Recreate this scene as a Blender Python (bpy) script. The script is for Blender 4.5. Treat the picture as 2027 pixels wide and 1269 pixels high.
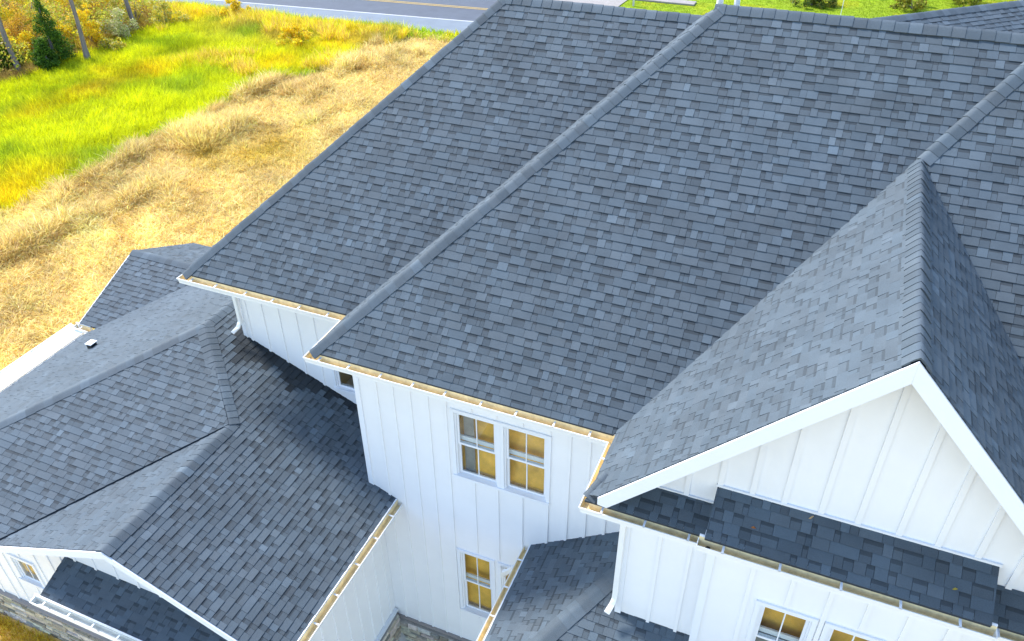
import bpy, math, random
import numpy as np
from mathutils import Vector, Matrix
from mathutils.bvhtree import BVHTree

for o in list(bpy.data.objects):
    bpy.data.objects.remove(o)
SC = bpy.context.scene
COL = SC.collection
RND = random.Random(11)
NPR = np.random.default_rng(5)

# ------------------------------------------------------------------ camera
CAM = Vector((2.0658, -7.2867, 8.582))
cd = bpy.data.cameras.new('camera')
cd.sensor_width = 36.0
cd.lens = 28.233
cd.clip_start = 0.1
cd.clip_end = 900
cam = bpy.data.objects.new('camera', cd)
COL.objects.link(cam)
RX = Vector((0.9236, 0.3833, -0.0040)); RY = Vector((-0.2205, 0.5399, 0.8123)); RZ = -Vector((-0.3135, 0.7494, -0.5832))
cam.matrix_world = Matrix(((RX.x, RY.x, RZ.x, CAM.x), (RX.y, RY.y, RZ.y, CAM.y), (RX.z, RY.z, RZ.z, CAM.z), (0, 0, 0, 1)))
SC.camera = cam

def project(p):
    d = Vector(p) - CAM
    z = -d.dot(RZ)
    return (1013.5 + 1589.67 * d.dot(RX) / z, 634.5 - 1589.67 * d.dot(RY) / z, z)

# ------------------------------------------------------------------ sky, sun, exposure
SUN_DIR = Vector((-0.64, 0.22, 0.74)).normalized()
world = bpy.data.worlds.new('World')
SC.world = world
world.use_nodes = True
wn = world.node_tree
sky = wn.nodes.new('ShaderNodeTexSky')
sky.sky_type = 'NISHITA'
sky.sun_disc = False
sky.sun_elevation = math.asin(SUN_DIR.z)
sky.sun_rotation = math.atan2(SUN_DIR.x, SUN_DIR.y)
sky.air_density = 1.0
sky.dust_density = 0.6
sky.ozone_density = 1.0
bg = wn.nodes['Background']
bg.inputs[1].default_value = 0.15
wn.links.new(sky.outputs[0], bg.inputs[0])
sl = bpy.data.lights.new('sun', 'SUN')
sl.energy = 2.3
sl.angle = math.radians(11)
sl.color = (1.0, 0.96, 0.91)
sun = bpy.data.objects.new('sun', sl)
COL.objects.link(sun)
sun.location = (-20, -12, 30)
sun.rotation_euler = SUN_DIR.to_track_quat('Z', 'Y').to_euler()
SC.view_settings.view_transform = 'Standard'
SC.view_settings.look = 'None'
SC.view_settings.gamma = 1.0
SC.view_settings.exposure = 1.58
SC.view_settings.use_curve_mapping = False

# ------------------------------------------------------------------ materials
def new_mat(name):
    m = bpy.data.materials.new(name)
    m.use_nodes = True
    nt = m.node_tree
    return m, nt, nt.nodes['Principled BSDF']

def N(nt, kind, **kw):
    n = nt.nodes.new(kind)
    for k, v in kw.items():
        setattr(n, k, v)
    return n

def noise(nt, scale, detail=3.0, rough=0.6, coord='Object', stretch=None):
    tc = N(nt, 'ShaderNodeTexCoord')
    nz = N(nt, 'ShaderNodeTexNoise')
    nz.inputs['Scale'].default_value = scale
    nz.inputs['Detail'].default_value = detail
    nz.inputs['Roughness'].default_value = rough
    if stretch:
        mp = N(nt, 'ShaderNodeMapping')
        mp.inputs['Scale'].default_value = stretch
        nt.links.new(tc.outputs[coord], mp.inputs[0])
        nt.links.new(mp.outputs[0], nz.inputs['Vector'])
    else:
        nt.links.new(tc.outputs[coord], nz.inputs['Vector'])
    return nz.outputs['Fac']

def maprange(nt, sock, a, b, c, d):
    mr = N(nt, 'ShaderNodeMapRange')
    mr.inputs[1].default_value = a; mr.inputs[2].default_value = b
    mr.inputs[3].default_value = c; mr.inputs[4].default_value = d
    nt.links.new(sock, mr.inputs[0])
    return mr.outputs[0]

def mulcol(nt, colsock, facsock):
    mx = N(nt, 'ShaderNodeVectorMath', operation='SCALE')
    nt.links.new(colsock, mx.inputs[0])
    nt.links.new(facsock, mx.inputs['Scale'])
    return mx.outputs[0]

def mixcol(nt, fac, a, b):
    mx = N(nt, 'ShaderNodeMix', data_type='RGBA')
    for idx, v in ((0, fac), (6, a), (7, b)):
        if isinstance(v, (tuple, list)):
            mx.inputs[idx].default_value = (*v, 1) if len(v) == 3 else v
        elif isinstance(v, (int, float)):
            mx.inputs[idx].default_value = v
        else:
            nt.links.new(v, mx.inputs[idx])
    return mx.outputs[2]

def bump(nt, bs, sock, strength, dist):
    b = N(nt, 'ShaderNodeBump')
    b.inputs['Strength'].default_value = strength
    b.inputs['Distance'].default_value = dist
    nt.links.new(sock, b.inputs['Height'])
    nt.links.new(b.outputs[0], bs.inputs['Normal'])

def simple_mat(name, col, rough=0.6, nscale=3.0, var=0.08, spec=0.3, bumpd=0.0, bscale=40, metallic=0.0, stretch=None):
    m, nt, bs = new_mat(name)
    f = maprange(nt, noise(nt, nscale, 4, 0.6, stretch=stretch), 0.25, 0.75, 1 - var, 1 + var)
    rgb = N(nt, 'ShaderNodeRGB'); rgb.outputs[0].default_value = (*col, 1)
    nt.links.new(mulcol(nt, rgb.outputs[0], f), bs.inputs['Base Color'])
    bs.inputs['Roughness'].default_value = rough
    bs.inputs['Specular IOR Level'].default_value = spec
    bs.inputs['Metallic'].default_value = metallic
    if bumpd:
        bump(nt, bs, noise(nt, bscale, 3), 0.6, bumpd)
    return m

def shade_mat(name, base, rough=0.85, spec=0.4, grain=220, gvar=0.35, bumpd=0.002, weather=0.12):
    """colour = base x attribute 'tone' with granule noise and weathering"""
    m, nt, bs = new_mat(name)
    at = N(nt, 'ShaderNodeAttribute', attribute_name='tone')
    rgb = N(nt, 'ShaderNodeRGB'); rgb.outputs[0].default_value = (*base, 1)
    mx = N(nt, 'ShaderNodeVectorMath', operation='MULTIPLY')
    nt.links.new(at.outputs['Color'], mx.inputs[0]); nt.links.new(rgb.outputs[0], mx.inputs[1])
    g = noise(nt, grain, 2, 0.7)
    c = mulcol(nt, mx.outputs[0], maprange(nt, g, 0.3, 0.7, 1 - gvar, 1 + gvar))
    c = mulcol(nt, c, maprange(nt, noise(nt, 0.9, 4, 0.6), 0.3, 0.7, 1 - weather, 1 + weather))
    c = mulcol(nt, c, maprange(nt, noise(nt, 2.2, 3, 0.6, stretch=(1, 1, .12)), 0.3, 0.7, .92, 1.08))   # rain streaks
    nt.links.new(c, bs.inputs['Base Color'])
    bs.inputs['Roughness'].default_value = rough
    bs.inputs['Specular IOR Level'].default_value = spec
    bump(nt, bs, g, 0.5, bumpd)
    return m

def attr_mat(name, rough=0.7, spec=0.2, transl=0.0, var=0.15, nscale=0.7):
    """colour straight from attribute 'tone' (grass blades, leaves, stones)"""
    m, nt, bs = new_mat(name)
    at = N(nt, 'ShaderNodeAttribute', attribute_name='tone')
    c = mulcol(nt, at.outputs['Color'], maprange(nt, noise(nt, nscale, 3), 0.3, 0.7, 1 - var, 1 + var))
    nt.links.new(c, bs.inputs['Base Color'])
    bs.inputs['Roughness'].default_value = rough
    bs.inputs['Specular IOR Level'].default_value = spec
    if transl:
        tr = N(nt, 'ShaderNodeBsdfTranslucent')
        nt.links.new(c, tr.inputs[0])
        ms = N(nt, 'ShaderNodeMixShader'); ms.inputs[0].default_value = transl
        nt.links.new(bs.outputs[0], ms.inputs[1]); nt.links.new(tr.outputs[0], ms.inputs[2])
        nt.links.new(ms.outputs[0], nt.nodes['Material Output'].inputs[0])
    return m

M = {}
M['shingle'] = shade_mat('asphalt_shingle', (0.074, 0.097, 0.117))
M['deck'] = simple_mat('roof_deck', (0.04, 0.048, 0.06), 0.9)
M['siding'] = simple_mat('white_siding', (0.825, 0.83, 0.835), 0.5, 1.2, 0.03, 0.3, 0.0008, 60)
M['trim'] = simple_mat('white_trim', (0.79, 0.81, 0.84), 0.45, 2.0, 0.02, 0.35)
M['gutter'] = simple_mat('white_gutter_metal', (0.82, 0.82, 0.80), 0.35, 4.0, 0.03, 0.5)
M['gutter_in'] = simple_mat('tan_gutter_inside', (0.80, 0.66, 0.39), 0.5, 9.0, 0.25, 0.4, stretch=(1, 1, 1))  # inner gutter faces are coloured tan, the outer ones white
M['galv'] = simple_mat('galvanised_gutter_lining', (0.66, 0.67, 0.62), 0.35, 5.0, 0.15, 0.5)
M['bracket'] = simple_mat('bracket_metal', (0.72, 0.74, 0.76), 0.4, 9.0, 0.08, 0.5)
M['floor'] = simple_mat('yellow_floor_and_sheet', (0.98, 0.55, 0.085), 0.6, 2.6, 0.30, 0.3)
M['room'] = simple_mat('bare_room_wall', (0.82, 0.66, 0.36), 0.8, 2.0, 0.06)
M['black'] = simple_mat('black_plastic', (0.015, 0.016, 0.018), 0.5)
M['asphalt'] = simple_mat('road_asphalt', (0.070, 0.082, 0.105), 0.75, 1.3, 0.14, 0.4, 0.003, 90)
M['asphalt2'] = simple_mat('shoulder_asphalt', (0.150, 0.180, 0.210), 0.75, 1.0, 0.12, 0.4, 0.003, 90)
M['paint_w'] = simple_mat('white_road_paint', (0.5, 0.5, 0.5), 0.6, 6, 0.1)
M['paint_y'] = simple_mat('yellow_road_paint', (0.42, 0.28, 0.07), 0.6, 6, 0.1)
M['concrete'] = simple_mat('pale_concrete', (0.30, 0.27, 0.25), 0.8, 1.5, 0.12, 0.2, 0.003, 30)
M['membrane'] = simple_mat('white_roof_membrane', (0.86, 0.86, 0.85), 0.5, 1.0, 0.02, 0.3)
M['mortar'] = simple_mat('stone_mortar', (0.30, 0.28, 0.25), 0.9, 4, 0.2)
M['stone'] = attr_mat('ledge_stone', 0.85, 0.2, 0, 0.25, 14)
M['grass'] = attr_mat('grass_blade', 0.6, 0.25, 0.45, 0.12, 0.35)
M['leaf'] = attr_mat('leaf', 0.55, 0.3, 0.45, 0.15, 0.8)
M['bark'] = simple_mat('grey_bark', (0.20, 0.18, 0.19), 0.9, 7, 0.35, 0.1, 0.02, 12, stretch=(1, 1, 0.25))
M['dirt'] = simple_mat('bare_earth', (0.42, 0.27, 0.09), 0.95, 2.5, 0.25, 0.1, 0.02, 9)
M['ground'] = attr_mat('ground_cover', 0.95, 0.1, 0, 0.3, 2.2)

def glass_mat():
    m, nt, bs = new_mat('window_glass')
    nt.nodes.remove(bs)
    tr = N(nt, 'ShaderNodeBsdfTransparent'); tr.inputs[0].default_value = (0.93, 0.95, 0.94, 1)
    gl = N(nt, 'ShaderNodeBsdfGlossy'); gl.inputs['Roughness'].default_value = 0.02
    lw = N(nt, 'ShaderNodeLayerWeight'); lw.inputs[0].default_value = .5
    pw = N(nt, 'ShaderNodeMath', operation='POWER'); pw.inputs[1].default_value = 3.0
    nt.links.new(lw.outputs['Facing'], pw.inputs[0])
    fr = N(nt, 'ShaderNodeMath', operation='MULTIPLY_ADD'); fr.inputs[1].default_value = .35; fr.inputs[2].default_value = .04
    nt.links.new(pw.outputs[0], fr.inputs[0])
    ms = N(nt, 'ShaderNodeMixShader')
    nt.links.new(fr.outputs[0], ms.inputs[0]); nt.links.new(tr.outputs[0], ms.inputs[1]); nt.links.new(gl.outputs[0], ms.inputs[2])
    nt.links.new(ms.outputs[0], nt.nodes['Material Output'].inputs[0])
    return m
M['glass'] = glass_mat()

# ------------------------------------------------------------------ mesh helpers
BVH_V, BVH_F = [], []
def occlude(verts, faces):
    b = len(BVH_V)
    BVH_V.extend([tuple(v) for v in verts])
    BVH_F.extend([tuple(i + b for i in f) for f in faces])

def make(name, verts, faces, mat, parent=None, tones=None, matidx=None, smooth=False):
    me = bpy.data.meshes.new(name)
    me.from_pydata([tuple(v) for v in verts], [], [tuple(f) for f in faces])
    mats = mat if isinstance(mat, (list, tuple)) else [mat]
    for m in mats:
        me.materials.append(m)
    if matidx is not None:
        me.polygons.foreach_set('material_index', matidx)
    if tones is not None:
        a = me.attributes.new('tone', 'FLOAT_COLOR', 'FACE')
        t = np.ones((len(faces), 4), np.float32); t[:, :3] = np.asarray(tones, np.float32)
        a.data.foreach_set('color', t.ravel())
    if smooth:
        me.polygons.foreach_set('use_smooth', [True] * len(me.polygons))
    me.update()
    o = bpy.data.objects.new(name, me)
    COL.objects.link(o)
    if parent is not None:
        attach(o, parent)
    return o

def attach(o, parent):
    o.parent = parent
    if parent.type == 'EMPTY':
        o.location = -parent.location

def thing(name, label, cat, loc, group=None):
    o = bpy.data.objects.new(name, None)
    o.empty_display_size = 0.3
    COL.objects.link(o)
    o.location = loc
    tag(o, label, cat, group)
    return o

def tag(o, label=None, cat=None, group=None, kind=None):
    if label: o['label'] = label
    if cat: o['category'] = cat
    if group: o['group'] = group
    if kind: o['kind'] = kind
    return o

def boxg(x0, x1, y0, y1, z0, z1):
    v = [(x0, y0, z0), (x1, y0, z0), (x1, y1, z0), (x0, y1, z0), (x0, y0, z1), (x1, y0, z1), (x1, y1, z1), (x0, y1, z1)]
    f = [(0, 3, 2, 1), (4, 5, 6, 7), (0, 1, 5, 4), (1, 2, 6, 5), (2, 3, 7, 6), (3, 0, 4, 7)]
    return v, f

def box(name, x0, x1, y0, y1, z0, z1, mat, parent=None):
    v, f = boxg(x0, x1, y0, y1, z0, z1)
    return make(name, v, f, mat, parent)

def prismg(poly, vec):
    n = len(poly)
    v = [Vector(p) for p in poly] + [Vector(p) + Vector(vec) for p in poly]
    nrm = Vector((0, 0, 0))
    for i in range(n):
        a, b = Vector(poly[i]), Vector(poly[(i + 1) % n]); nrm += a.cross(b)
    a, b = tuple(range(n)), tuple(range(n, 2 * n))
    sides = [(i, (i + 1) % n, n + (i + 1) % n, n + i) for i in range(n)]
    if nrm.dot(Vector(vec)) > 0:
        return v, [a[::-1], b] + sides
    return v, [a, b[::-1]] + [s[::-1] for s in sides]

def prism(name, poly, vec, mat, parent=None):
    v, f = prismg(poly, vec)
    return make(name, v, f, mat, parent)

def merge(parts):
    V, F = [], []
    for v, f in parts:
        b = len(V); V += [tuple(p) for p in v]; F += [tuple(i + b for i in q) for q in f]
    return V, F

def sweep(name, path, z, prof, mat, parent, inner=None):
    """prof: closed loop (inward, dz); inward is to the left of the path"""
    P = [Vector((p[0], p[1])) for p in path]
    V, F, mi = [], [], []
    n, k = len(P), len(prof)
    for i in range(n):
        d0 = (P[i] - P[i - 1]).normalized() if i else (P[1] - P[0]).normalized()
        d1 = (P[i + 1] - P[i]).normalized() if i < n - 1 else d0
        l0 = Vector((-d0.y, d0.x)); l1 = Vector((-d1.y, d1.x))
        m = l0 + l1; m = m / (m.dot(l0))
        for a, dz in prof:
            q = P[i] + m * a
            V.append((q.x, q.y, z + dz))
    for i in range(n - 1):
        for j in range(k):
            j2 = (j + 1) % k
            F.append((i * k + j, (i + 1) * k + j, (i + 1) * k + j2, i * k + j2))
            mi.append(1 if inner and j in inner else 0)
    F.append(tuple(range(k))); mi.append(0)
    F.append(tuple(reversed(range((n - 1) * k, n * k)))); mi.append(0)
    return make(name, V, F, mat, parent, matidx=mi)

def tube(name, pts, rx, ry, mat, parent, seg=4, ref=Vector((0, 1, 0))):
    V, F = [], []
    pts = [Vector(p) for p in pts]
    for i, p in enumerate(pts):
        d = (pts[min(i + 1, len(pts) - 1)] - pts[max(i - 1, 0)]).normalized()
        a = d.cross(ref)
        if a.length < 1e-3: a = d.cross(Vector((1, 0, 0)))
        a.normalize(); b = d.cross(a).normalized()
        for s in range(seg):
            t = 2 * math.pi * (s + .5) / seg
            k = math.sqrt(2) if seg == 4 else 1
            V.append(p + a * math.cos(t) * rx * k + b * math.sin(t) * ry * k)
    for i in range(len(pts) - 1):
        for s in range(seg):
            s2 = (s + 1) % seg
            F.append((i * seg + s, i * seg + s2, (i + 1) * seg + s2, (i + 1) * seg + s))
    F.append(tuple(reversed(range(seg)))); F.append(tuple(range((len(pts) - 1) * seg, len(pts) * seg)))
    return make(name, V, F, mat, parent)

# ------------------------------------------------------------------ ground, road, verge
GZ = -7.4
def fbm(x, y, s, seed=0):
    """cheap smooth noise, numpy, about -1..1"""
    r = np.random.default_rng(seed)
    out = 0; amp = 1; tot = 0
    for o in range(4):
        for k in range(3):
            a = r.uniform(0, 2 * math.pi); ph = r.uniform(0, 6.28)
            w = r.uniform(.7, 1.3) * s * (2 ** o)
            out = out + amp * np.sin((x * math.cos(a) + y * math.sin(a)) * w + ph + 1.3 * np.sin(x * w * .5 * math.sin(a) + ph))
        tot += amp * 3; amp *= .6
    return out / tot * 1.8

def road_near(x):   # near edge of the paved shoulder
    return 42.45 + 0.045 * (x + 22.9) + 0.020 * np.maximum(x + 24, 0) ** 2
def straw_edge(x, y):   # >0 on the straw side
    return x - (-29.2 + 1.3 * fbm(x, y, .9, 3) + np.maximum(y - 27, 0) * .24)
def wood_edge(x, y):    # >0 on the grass side
    return x - (-42.4 + 1.0 * fbm(x, y, .4, 8) - np.maximum(y - 34, 0) * .3)
STRAW = np.array((0.92, 0.70, 0.30)); GREENY = np.array((0.70, 0.72, 0.008)); GREEN = np.array((0.34, 0.48, 0.02))
YEL = np.array((0.90, 0.66, 0.012)); BROWN = np.array((0.56, 0.38, 0.10)); LAWN = np.array((0.26, 0.36, 0.015))

def zone_color(x, y):
    x = np.asarray(x, float); y = np.asarray(y, float)
    s = straw_edge(x, y); w = wood_edge(x, y); rn = road_near(x)
    a = fbm(x, y, .35, 21)[:, None]; b = fbm(x, y, .9, 22)[:, None]
    g = GREENY + np.clip(a - .15, 0, 1) * (YEL - GREENY) + np.clip(-b * .9, 0, 1) * (GREEN - GREENY) * .8
    f2 = fbm(x, y, 1.7, 23)[:, None]
    st = STRAW * (1 + .12 * b) + np.clip(a - .3, 0, 1) * (np.array((.75, .56, .08)) - STRAW) * .8 \
        + np.clip(-f2 - .2, 0, 1) * (np.array((.55, .38, .10)) - STRAW) * .8
    br = BROWN + np.clip(a + .45, 0, 1) * (YEL - BROWN) + np.clip(-b - .1, 0, 1) * (GREEN - BROWN)
    wd = BROWN * .8 + np.clip(a, 0, 1) * (YEL - BROWN) * .6 + np.clip(-b, 0, 1) * (GREEN - BROWN) * .7
    c = np.where((s > 0)[:, None], st, g)
    brush = np.clip((y - (34 + 3.0 * fbm(x, y, .3, 5))) / 4, 0, 1)[:, None]
    c = np.where((s > 0)[:, None], c, c + (br - c) * brush * .75)
    c = np.where((w < 0)[:, None], wd, c)
    verge = np.clip(1 - np.abs(y - (rn - .6)) / .8, 0, 1)[:, None]
    c = c + (GREEN * 1.1 - c) * verge * np.clip(.6 + fbm(x, y, 1.2, 9), 0, 1)[:, None]
    lawn = ((y > 49) & (x > -17))[:, None]
    c = np.where(lawn, LAWN * (1 + .18 * a) + np.clip(b, 0, 1) * np.array((.18, .04, .0)), c)
    return np.clip(c, 0.004, .95)

def ground_z(x, y):
    z = np.full_like(x, GZ)
    # sunken yard in front of the rear wall
    pit = np.clip((x + 5.2) / .8, 0, 1) * np.clip((3.5 - x) / 1, 0, 1) * np.clip((2.6 - y) / .6, 0, 1) * np.clip((y + 6) / 2, 0, 1)
    z -= 1.25 * pit
    z += .06 * fbm(x, y, .5, 40) * (1 - pit) * np.clip((-15.5 - x) / 3, 0, 1) * np.clip((39 - y) / 3, 0, 1)
    return z

def build_ground():
    xs = np.concatenate([np.linspace(-220, -64, 14), np.arange(-62, 30, .8), np.linspace(32, 180, 12)])
    ys = np.concatenate([np.linspace(-90, -14, 10), np.arange(-12, 70, .8), np.linspace(72, 320, 18)])
    X, Y = np.meshgrid(xs, ys)
    x, y = X.ravel(), Y.ravel()
    V = np.c_[x, y, ground_z(x, y)]
    nx, ny = len(xs), len(ys)
    idx = np.arange(nx * ny).reshape(ny, nx)
    F = np.stack([idx[:-1, :-1], idx[:-1, 1:], idx[1:, 1:], idx[1:, :-1]], -1).reshape(-1, 4)
    cx, cy = x[F].mean(1), y[F].mean(1)
    t = zone_color(cx, cy) * .8
    near = (cx > -16) & (cx < 14) & (cy < 14) & (cy > -30)
    t[near] = np.array((.34, .33, .30)) * (1 + .15 * fbm(cx, cy, 1.1, 6)[near][:, None])
    dirt = ((cx > -16) & (cx < -8.5) & (cy < 0) & (cy > -4.5)) | ((cx > -4.6) & (cx < 0) & (cy < 2) & (cy > -1))
    t[dirt] = np.array((.85, .60, .22)) * (1 + .15 * fbm(cx, cy, 1.5, 4)[dirt][:, None])
    o = make('ground', V.tolist(), F.tolist(), M['ground'], tones=t)
    tag(o, kind='structure')
build_ground()

def ribbon(name, xs, f0, f1, z, mat, parent=None):
    V, F = [], []
    for x in xs:
        V += [(x, f0(x), z), (x, f1(x), z)]
    for i in range(len(xs) - 1):
        F.append((2 * i, 2 * i + 2, 2 * i + 3, 2 * i + 1))
    return make(name, V, F, mat, parent)

RXS = np.concatenate([np.linspace(-150, -30, 25), np.linspace(-28, -16.5, 21)])
rnf = lambda x: float(road_near(x))
road = ribbon('road', RXS, lambda x: rnf(x), lambda x: rnf(x) + 13.5, GZ + .03, M['asphalt']); tag(road, kind='structure')
sh = ribbon('road_shoulder', RXS, lambda x: rnf(x) + .02, lambda x: rnf(x) + 3.2 + .05 * (x + 23) * (x < 0), GZ + .036, M['asphalt2'], road)
ribbon('white_edge_line', RXS, lambda x: rnf(x) + 3.12 + .05 * (x + 23), lambda x: rnf(x) + 3.27 + .05 * (x + 23), GZ + .042, M['paint_w'], road)
ribbon('yellow_centre_line', RXS, lambda x: rnf(x) + 6.35 + .04 * (x + 23), lambda x: rnf(x) + 6.5 + .04 * (x + 23), GZ + .042, M['paint_y'], road)
ribbon('yellow_centre_line', RXS, lambda x: rnf(x) + 6.65 + .04 * (x + 23), lambda x: rnf(x) + 6.8 + .04 * (x + 23), GZ + .042, M['paint_y'], road)
dw = make('driveway', [(-21, 50, GZ + .05), (-14.6, 52.4, GZ + .05), (-14.2, 60, GZ + .05), (-21, 62, GZ + .05)], [(0, 1, 2, 3)], M['concrete'])
tag(dw, kind='structure')
sw = make('path', merge([boxg(-14.2, -9.4, 55.6, 56.6, GZ + .01, GZ + .12)])[0], boxg(0, 1, 0, 1, 0, 1)[1], M['concrete'])
tag(sw, kind='structure')

# ------------------------------------------------------------------ the house
HOUSE = thing('house', 'white board and batten house with dark blue-grey shingle roofs', 'house', (-4.0, 3.0, GZ))
xA, yA, xC, yC = -9.264, 2.551, -5.478, 1.371
PI_, OO = 0.9351, -0.0225          # main pitch and plane offset
PG, OG = 1.0533, 0.025             # front gable pitch and offset
xR, yG, y3 = 3.3927, 0.046, 1.261
W1, W2 = 4.999, 5.432
zR = PG * xR + OG
yr = y3 + (zR - OO) / PI_
zT = PI_ * W2 + OO                 # main ridge height
xv = (zT - OG) / PG
y2w, y1w, yEw = 1.94, 3.39, 0.48
PW = 0.424
aX, aY, aZ = -9.4, 3.04, -1.51     # wing apex
gX, gY = -7.57, 1.30               # wing gable ridge meets the hip
gZ = aZ - PW * (gX - aX)

SLOPES = {}
ALL_TABS = []   # (screen size, slope object, verts, faces, tones)
EXPO = 0.143

def plane_z(pl, x, y):
    a, b, c = pl
    return a * x + b * y + c

def clip_poly(poly, cp):
    out = poly
    m = len(cp)
    for i in range(m):
        (x0, y0), (x1, y1) = cp[i], cp[(i + 1) % m]
        ex, ey = x1 - x0, y1 - y0
        res = []
        if not out: return out
        side = [ex * (q[1] - y0) - ey * (q[0] - x0) for q in out]
        for j in range(len(out)):
            k = (j + 1) % len(out)
            if side[j] >= 0: res.append(out[j])
            if (side[j] > 0) != (side[k] > 0) and abs(side[j] - side[k]) > 1e-12:
                t = side[j] / (side[j] - side[k])
                res.append((out[j][0] + (out[k][0] - out[j][0]) * t, out[j][1] + (out[k][1] - out[j][1]) * t))
        out = res
    return out

TONES = [(0.84, .15), (0.93, .25), (1.00, .28), (1.07, .18), (1.18, .10), (1.32, .04)]
def pick_tone(rr):
    t = rr.random(); acc = 0
    for v, w in TONES:
        acc += w
        if t <= acc: break
    v *= rr.uniform(.93, 1.07)
    h = rr.uniform(-.04, .04)
    return (v * (1 + h), v, v * (1 - h * .6))

def slope(name, pl, ug, polys, v0pt, shingled=True, thick=.03, expo=EXPO, seed=1, vis=True, tone=1.0, label=None, stain=None, cv=.85):
    """pl: z=ax+by+c ; ug: horizontal course direction (x,y); polys: convex plan polygons; v0pt: plan point on the eave line"""
    a, b, c = pl
    P3 = lambda q: Vector((q[0], q[1], plane_z(pl, q[0], q[1])))
    Nn = Vector((-a, -b, 1)).normalized()
    U = Vector((ug[0], ug[1], a * ug[0] + b * ug[1])).normalized()
    Vv = Nn.cross(U).normalized()
    if Vv.z < 0:
        U = -U; Vv = Nn.cross(U).normalized()
    O = P3(v0pt)
    parts = []
    for q in polys:
        p3 = [P3(k) - Nn * .012 for k in q]
        parts.append(prismg(p3, (0, 0, -thick)))
    V, F = merge(parts)
    so = make('roof_slope', V, F, M['deck'], HOUSE)
    if label: so['label'] = label
    occlude(V, F)
    if not shingled: return so
    rr = random.Random(seed)
    uv = []
    for q in polys:
        l = [((P3(k) - O).dot(U), (P3(k) - O).dot(Vv)) for k in q]
        ar = sum(l[i][0] * l[(i + 1) % len(l)][1] - l[(i + 1) % len(l)][0] * l[i][1] for i in range(len(l)))
        uv.append(l if ar > 0 else l[::-1])
    umin = min(k[0] for l in uv for k in l); umax = max(k[0] for l in uv for k in l)
    vmin = min(k[1] for l in uv for k in l); vmax = max(k[1] for l in uv for k in l)
    kv = math.floor(vmin / expo)
    while kv * expo < vmax:
        v0 = kv * expo; v1 = v0 + expo
        u = umin - rr.uniform(0, .5)
        raised = rr.random() < .5
        off = rr.uniform(-.002, .002)
        while u < umax:
            t = pick_tone(rr)
            w = rr.choice((.11, .15, .18, .22, .27, .33)) if raised else rr.choice((.07, .10, .13, .16, .21))
            w *= rr.uniform(.9, 1.1)
            if t[1] > 1.15: w = min(w, rr.uniform(.10, .19))
            u1 = u + w
            hb = (.012 if raised else .007) * rr.uniform(.85, 1.15)
            t = tuple(1 + (x - 1) * cv for x in t)
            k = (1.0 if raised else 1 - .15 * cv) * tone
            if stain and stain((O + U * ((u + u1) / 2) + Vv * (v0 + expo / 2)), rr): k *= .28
            t = tuple(x * k for x in t)
            for l in uv:
                pieces = [(v0 + off, v1 + .01, t)]
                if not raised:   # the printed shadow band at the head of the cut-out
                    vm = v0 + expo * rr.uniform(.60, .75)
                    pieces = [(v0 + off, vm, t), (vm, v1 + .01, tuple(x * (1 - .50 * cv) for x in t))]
                    gp = None
                VV, FF, TT = [], [], []
                for (s0, s1, tt) in pieces:
                    poly = clip_poly([(u + .002, s0), (u1 - .002, s0), (u1 - .002, s1), (u + .002, s1)], l)
                    if len(poly) < 3: continue
                    n = len(poly); bs = len(VV)
                    for (pu, pv) in poly:
                        h = .002 + hb * (1 - (pv - v0) / (expo * 1.05))
                        VV.append(O + U * pu + Vv * pv + Nn * h)
                    for (pu, pv) in poly:
                        VV.append(O + U * pu + Vv * pv - Nn * .010)
                    FF.append(tuple(range(bs, bs + n))); TT.append(tt)
                    for i in range(n):
                        j = (i + 1) % n
                        FF.append((bs + i, bs + n + i, bs + n + j, bs + j)); TT.append(tuple(x * .8 for x in tt))
                if FF:
                    ALL_TABS.append((so if vis else None, VV, FF, TT))
            u = u1
            raised = (not raised) if rr.random() < .8 else raised
        kv += 1
    SLOPES[name] = so
    return so

XD, YD = (1, 0), (0, 1)
e = .11
R1 = (0, PI_, OO - PI_ * yA)
R2 = (0, PI_, OO - PI_ * yC)
R3 = (0, PI_, OO - PI_ * y3)
R2L = (PI_, 0, OO - PI_ * xC)
GL = (PG, 0, OG)
GR = (-PG, 0, zR + PG * xR)
sR1 = slope('R1', R1, XD, [[(xA + e, yA + e), (xC + e, yA + e), (xC + W1, yA + W1), (xA + W1, yA + W1)]], (xA, yA + e - .02), seed=1)
sR2L = slope('R2L', R2L, YD, [[(xC + e, yC + e), (xC + W2, yC + W2), (xC + W1, yA + W1), (xC + e, yA + e)]], (xC + e - .02, yC), seed=2)
xv0 = (PI_ * e + OO - OG) / PG
sR2 = slope('R2', R2, XD, [[(xC + e, yC + e), (xv0, yC + e), (xv, yC + W2), (xC + W2, yC + W2)]], (xC, yC + e - .02), seed=3)
vy = lambda x, y0: y0 + (PG * x + OG - OO) / PI_
h3 = (xv, y3 + (zT - OO) / PI_)
sGL = slope('GL', GL, YD, [[(.10, .15), (.26, yG - .02), (xR, yG - .02), (xR, yr), (xR, vy(xR, yC)), (.10, vy(.10, yC))],
                           [(xR, yr), h3, (xv, vy(xv, yC)), (xR, vy(xR, yC))]], (.08, 0), seed=4, cv=.6)
xb = xR + (zR - .1) / PG
sGR = slope('GR', GR, YD, [[(xR, yG - .02), (xb, yG - .02), (xb, y3 + (.1 - OO) / PI_), (xR, yr)]], (xb, 0), seed=5)
sR3 = slope('R3', R3, XD, [[(xR, yr), (xb, y3 + (.1 - OO) / PI_), (12, y3 + (.1 - OO) / PI_), (12, h3[1]), h3]], (0, y3 + e - .02), seed=6)
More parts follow.
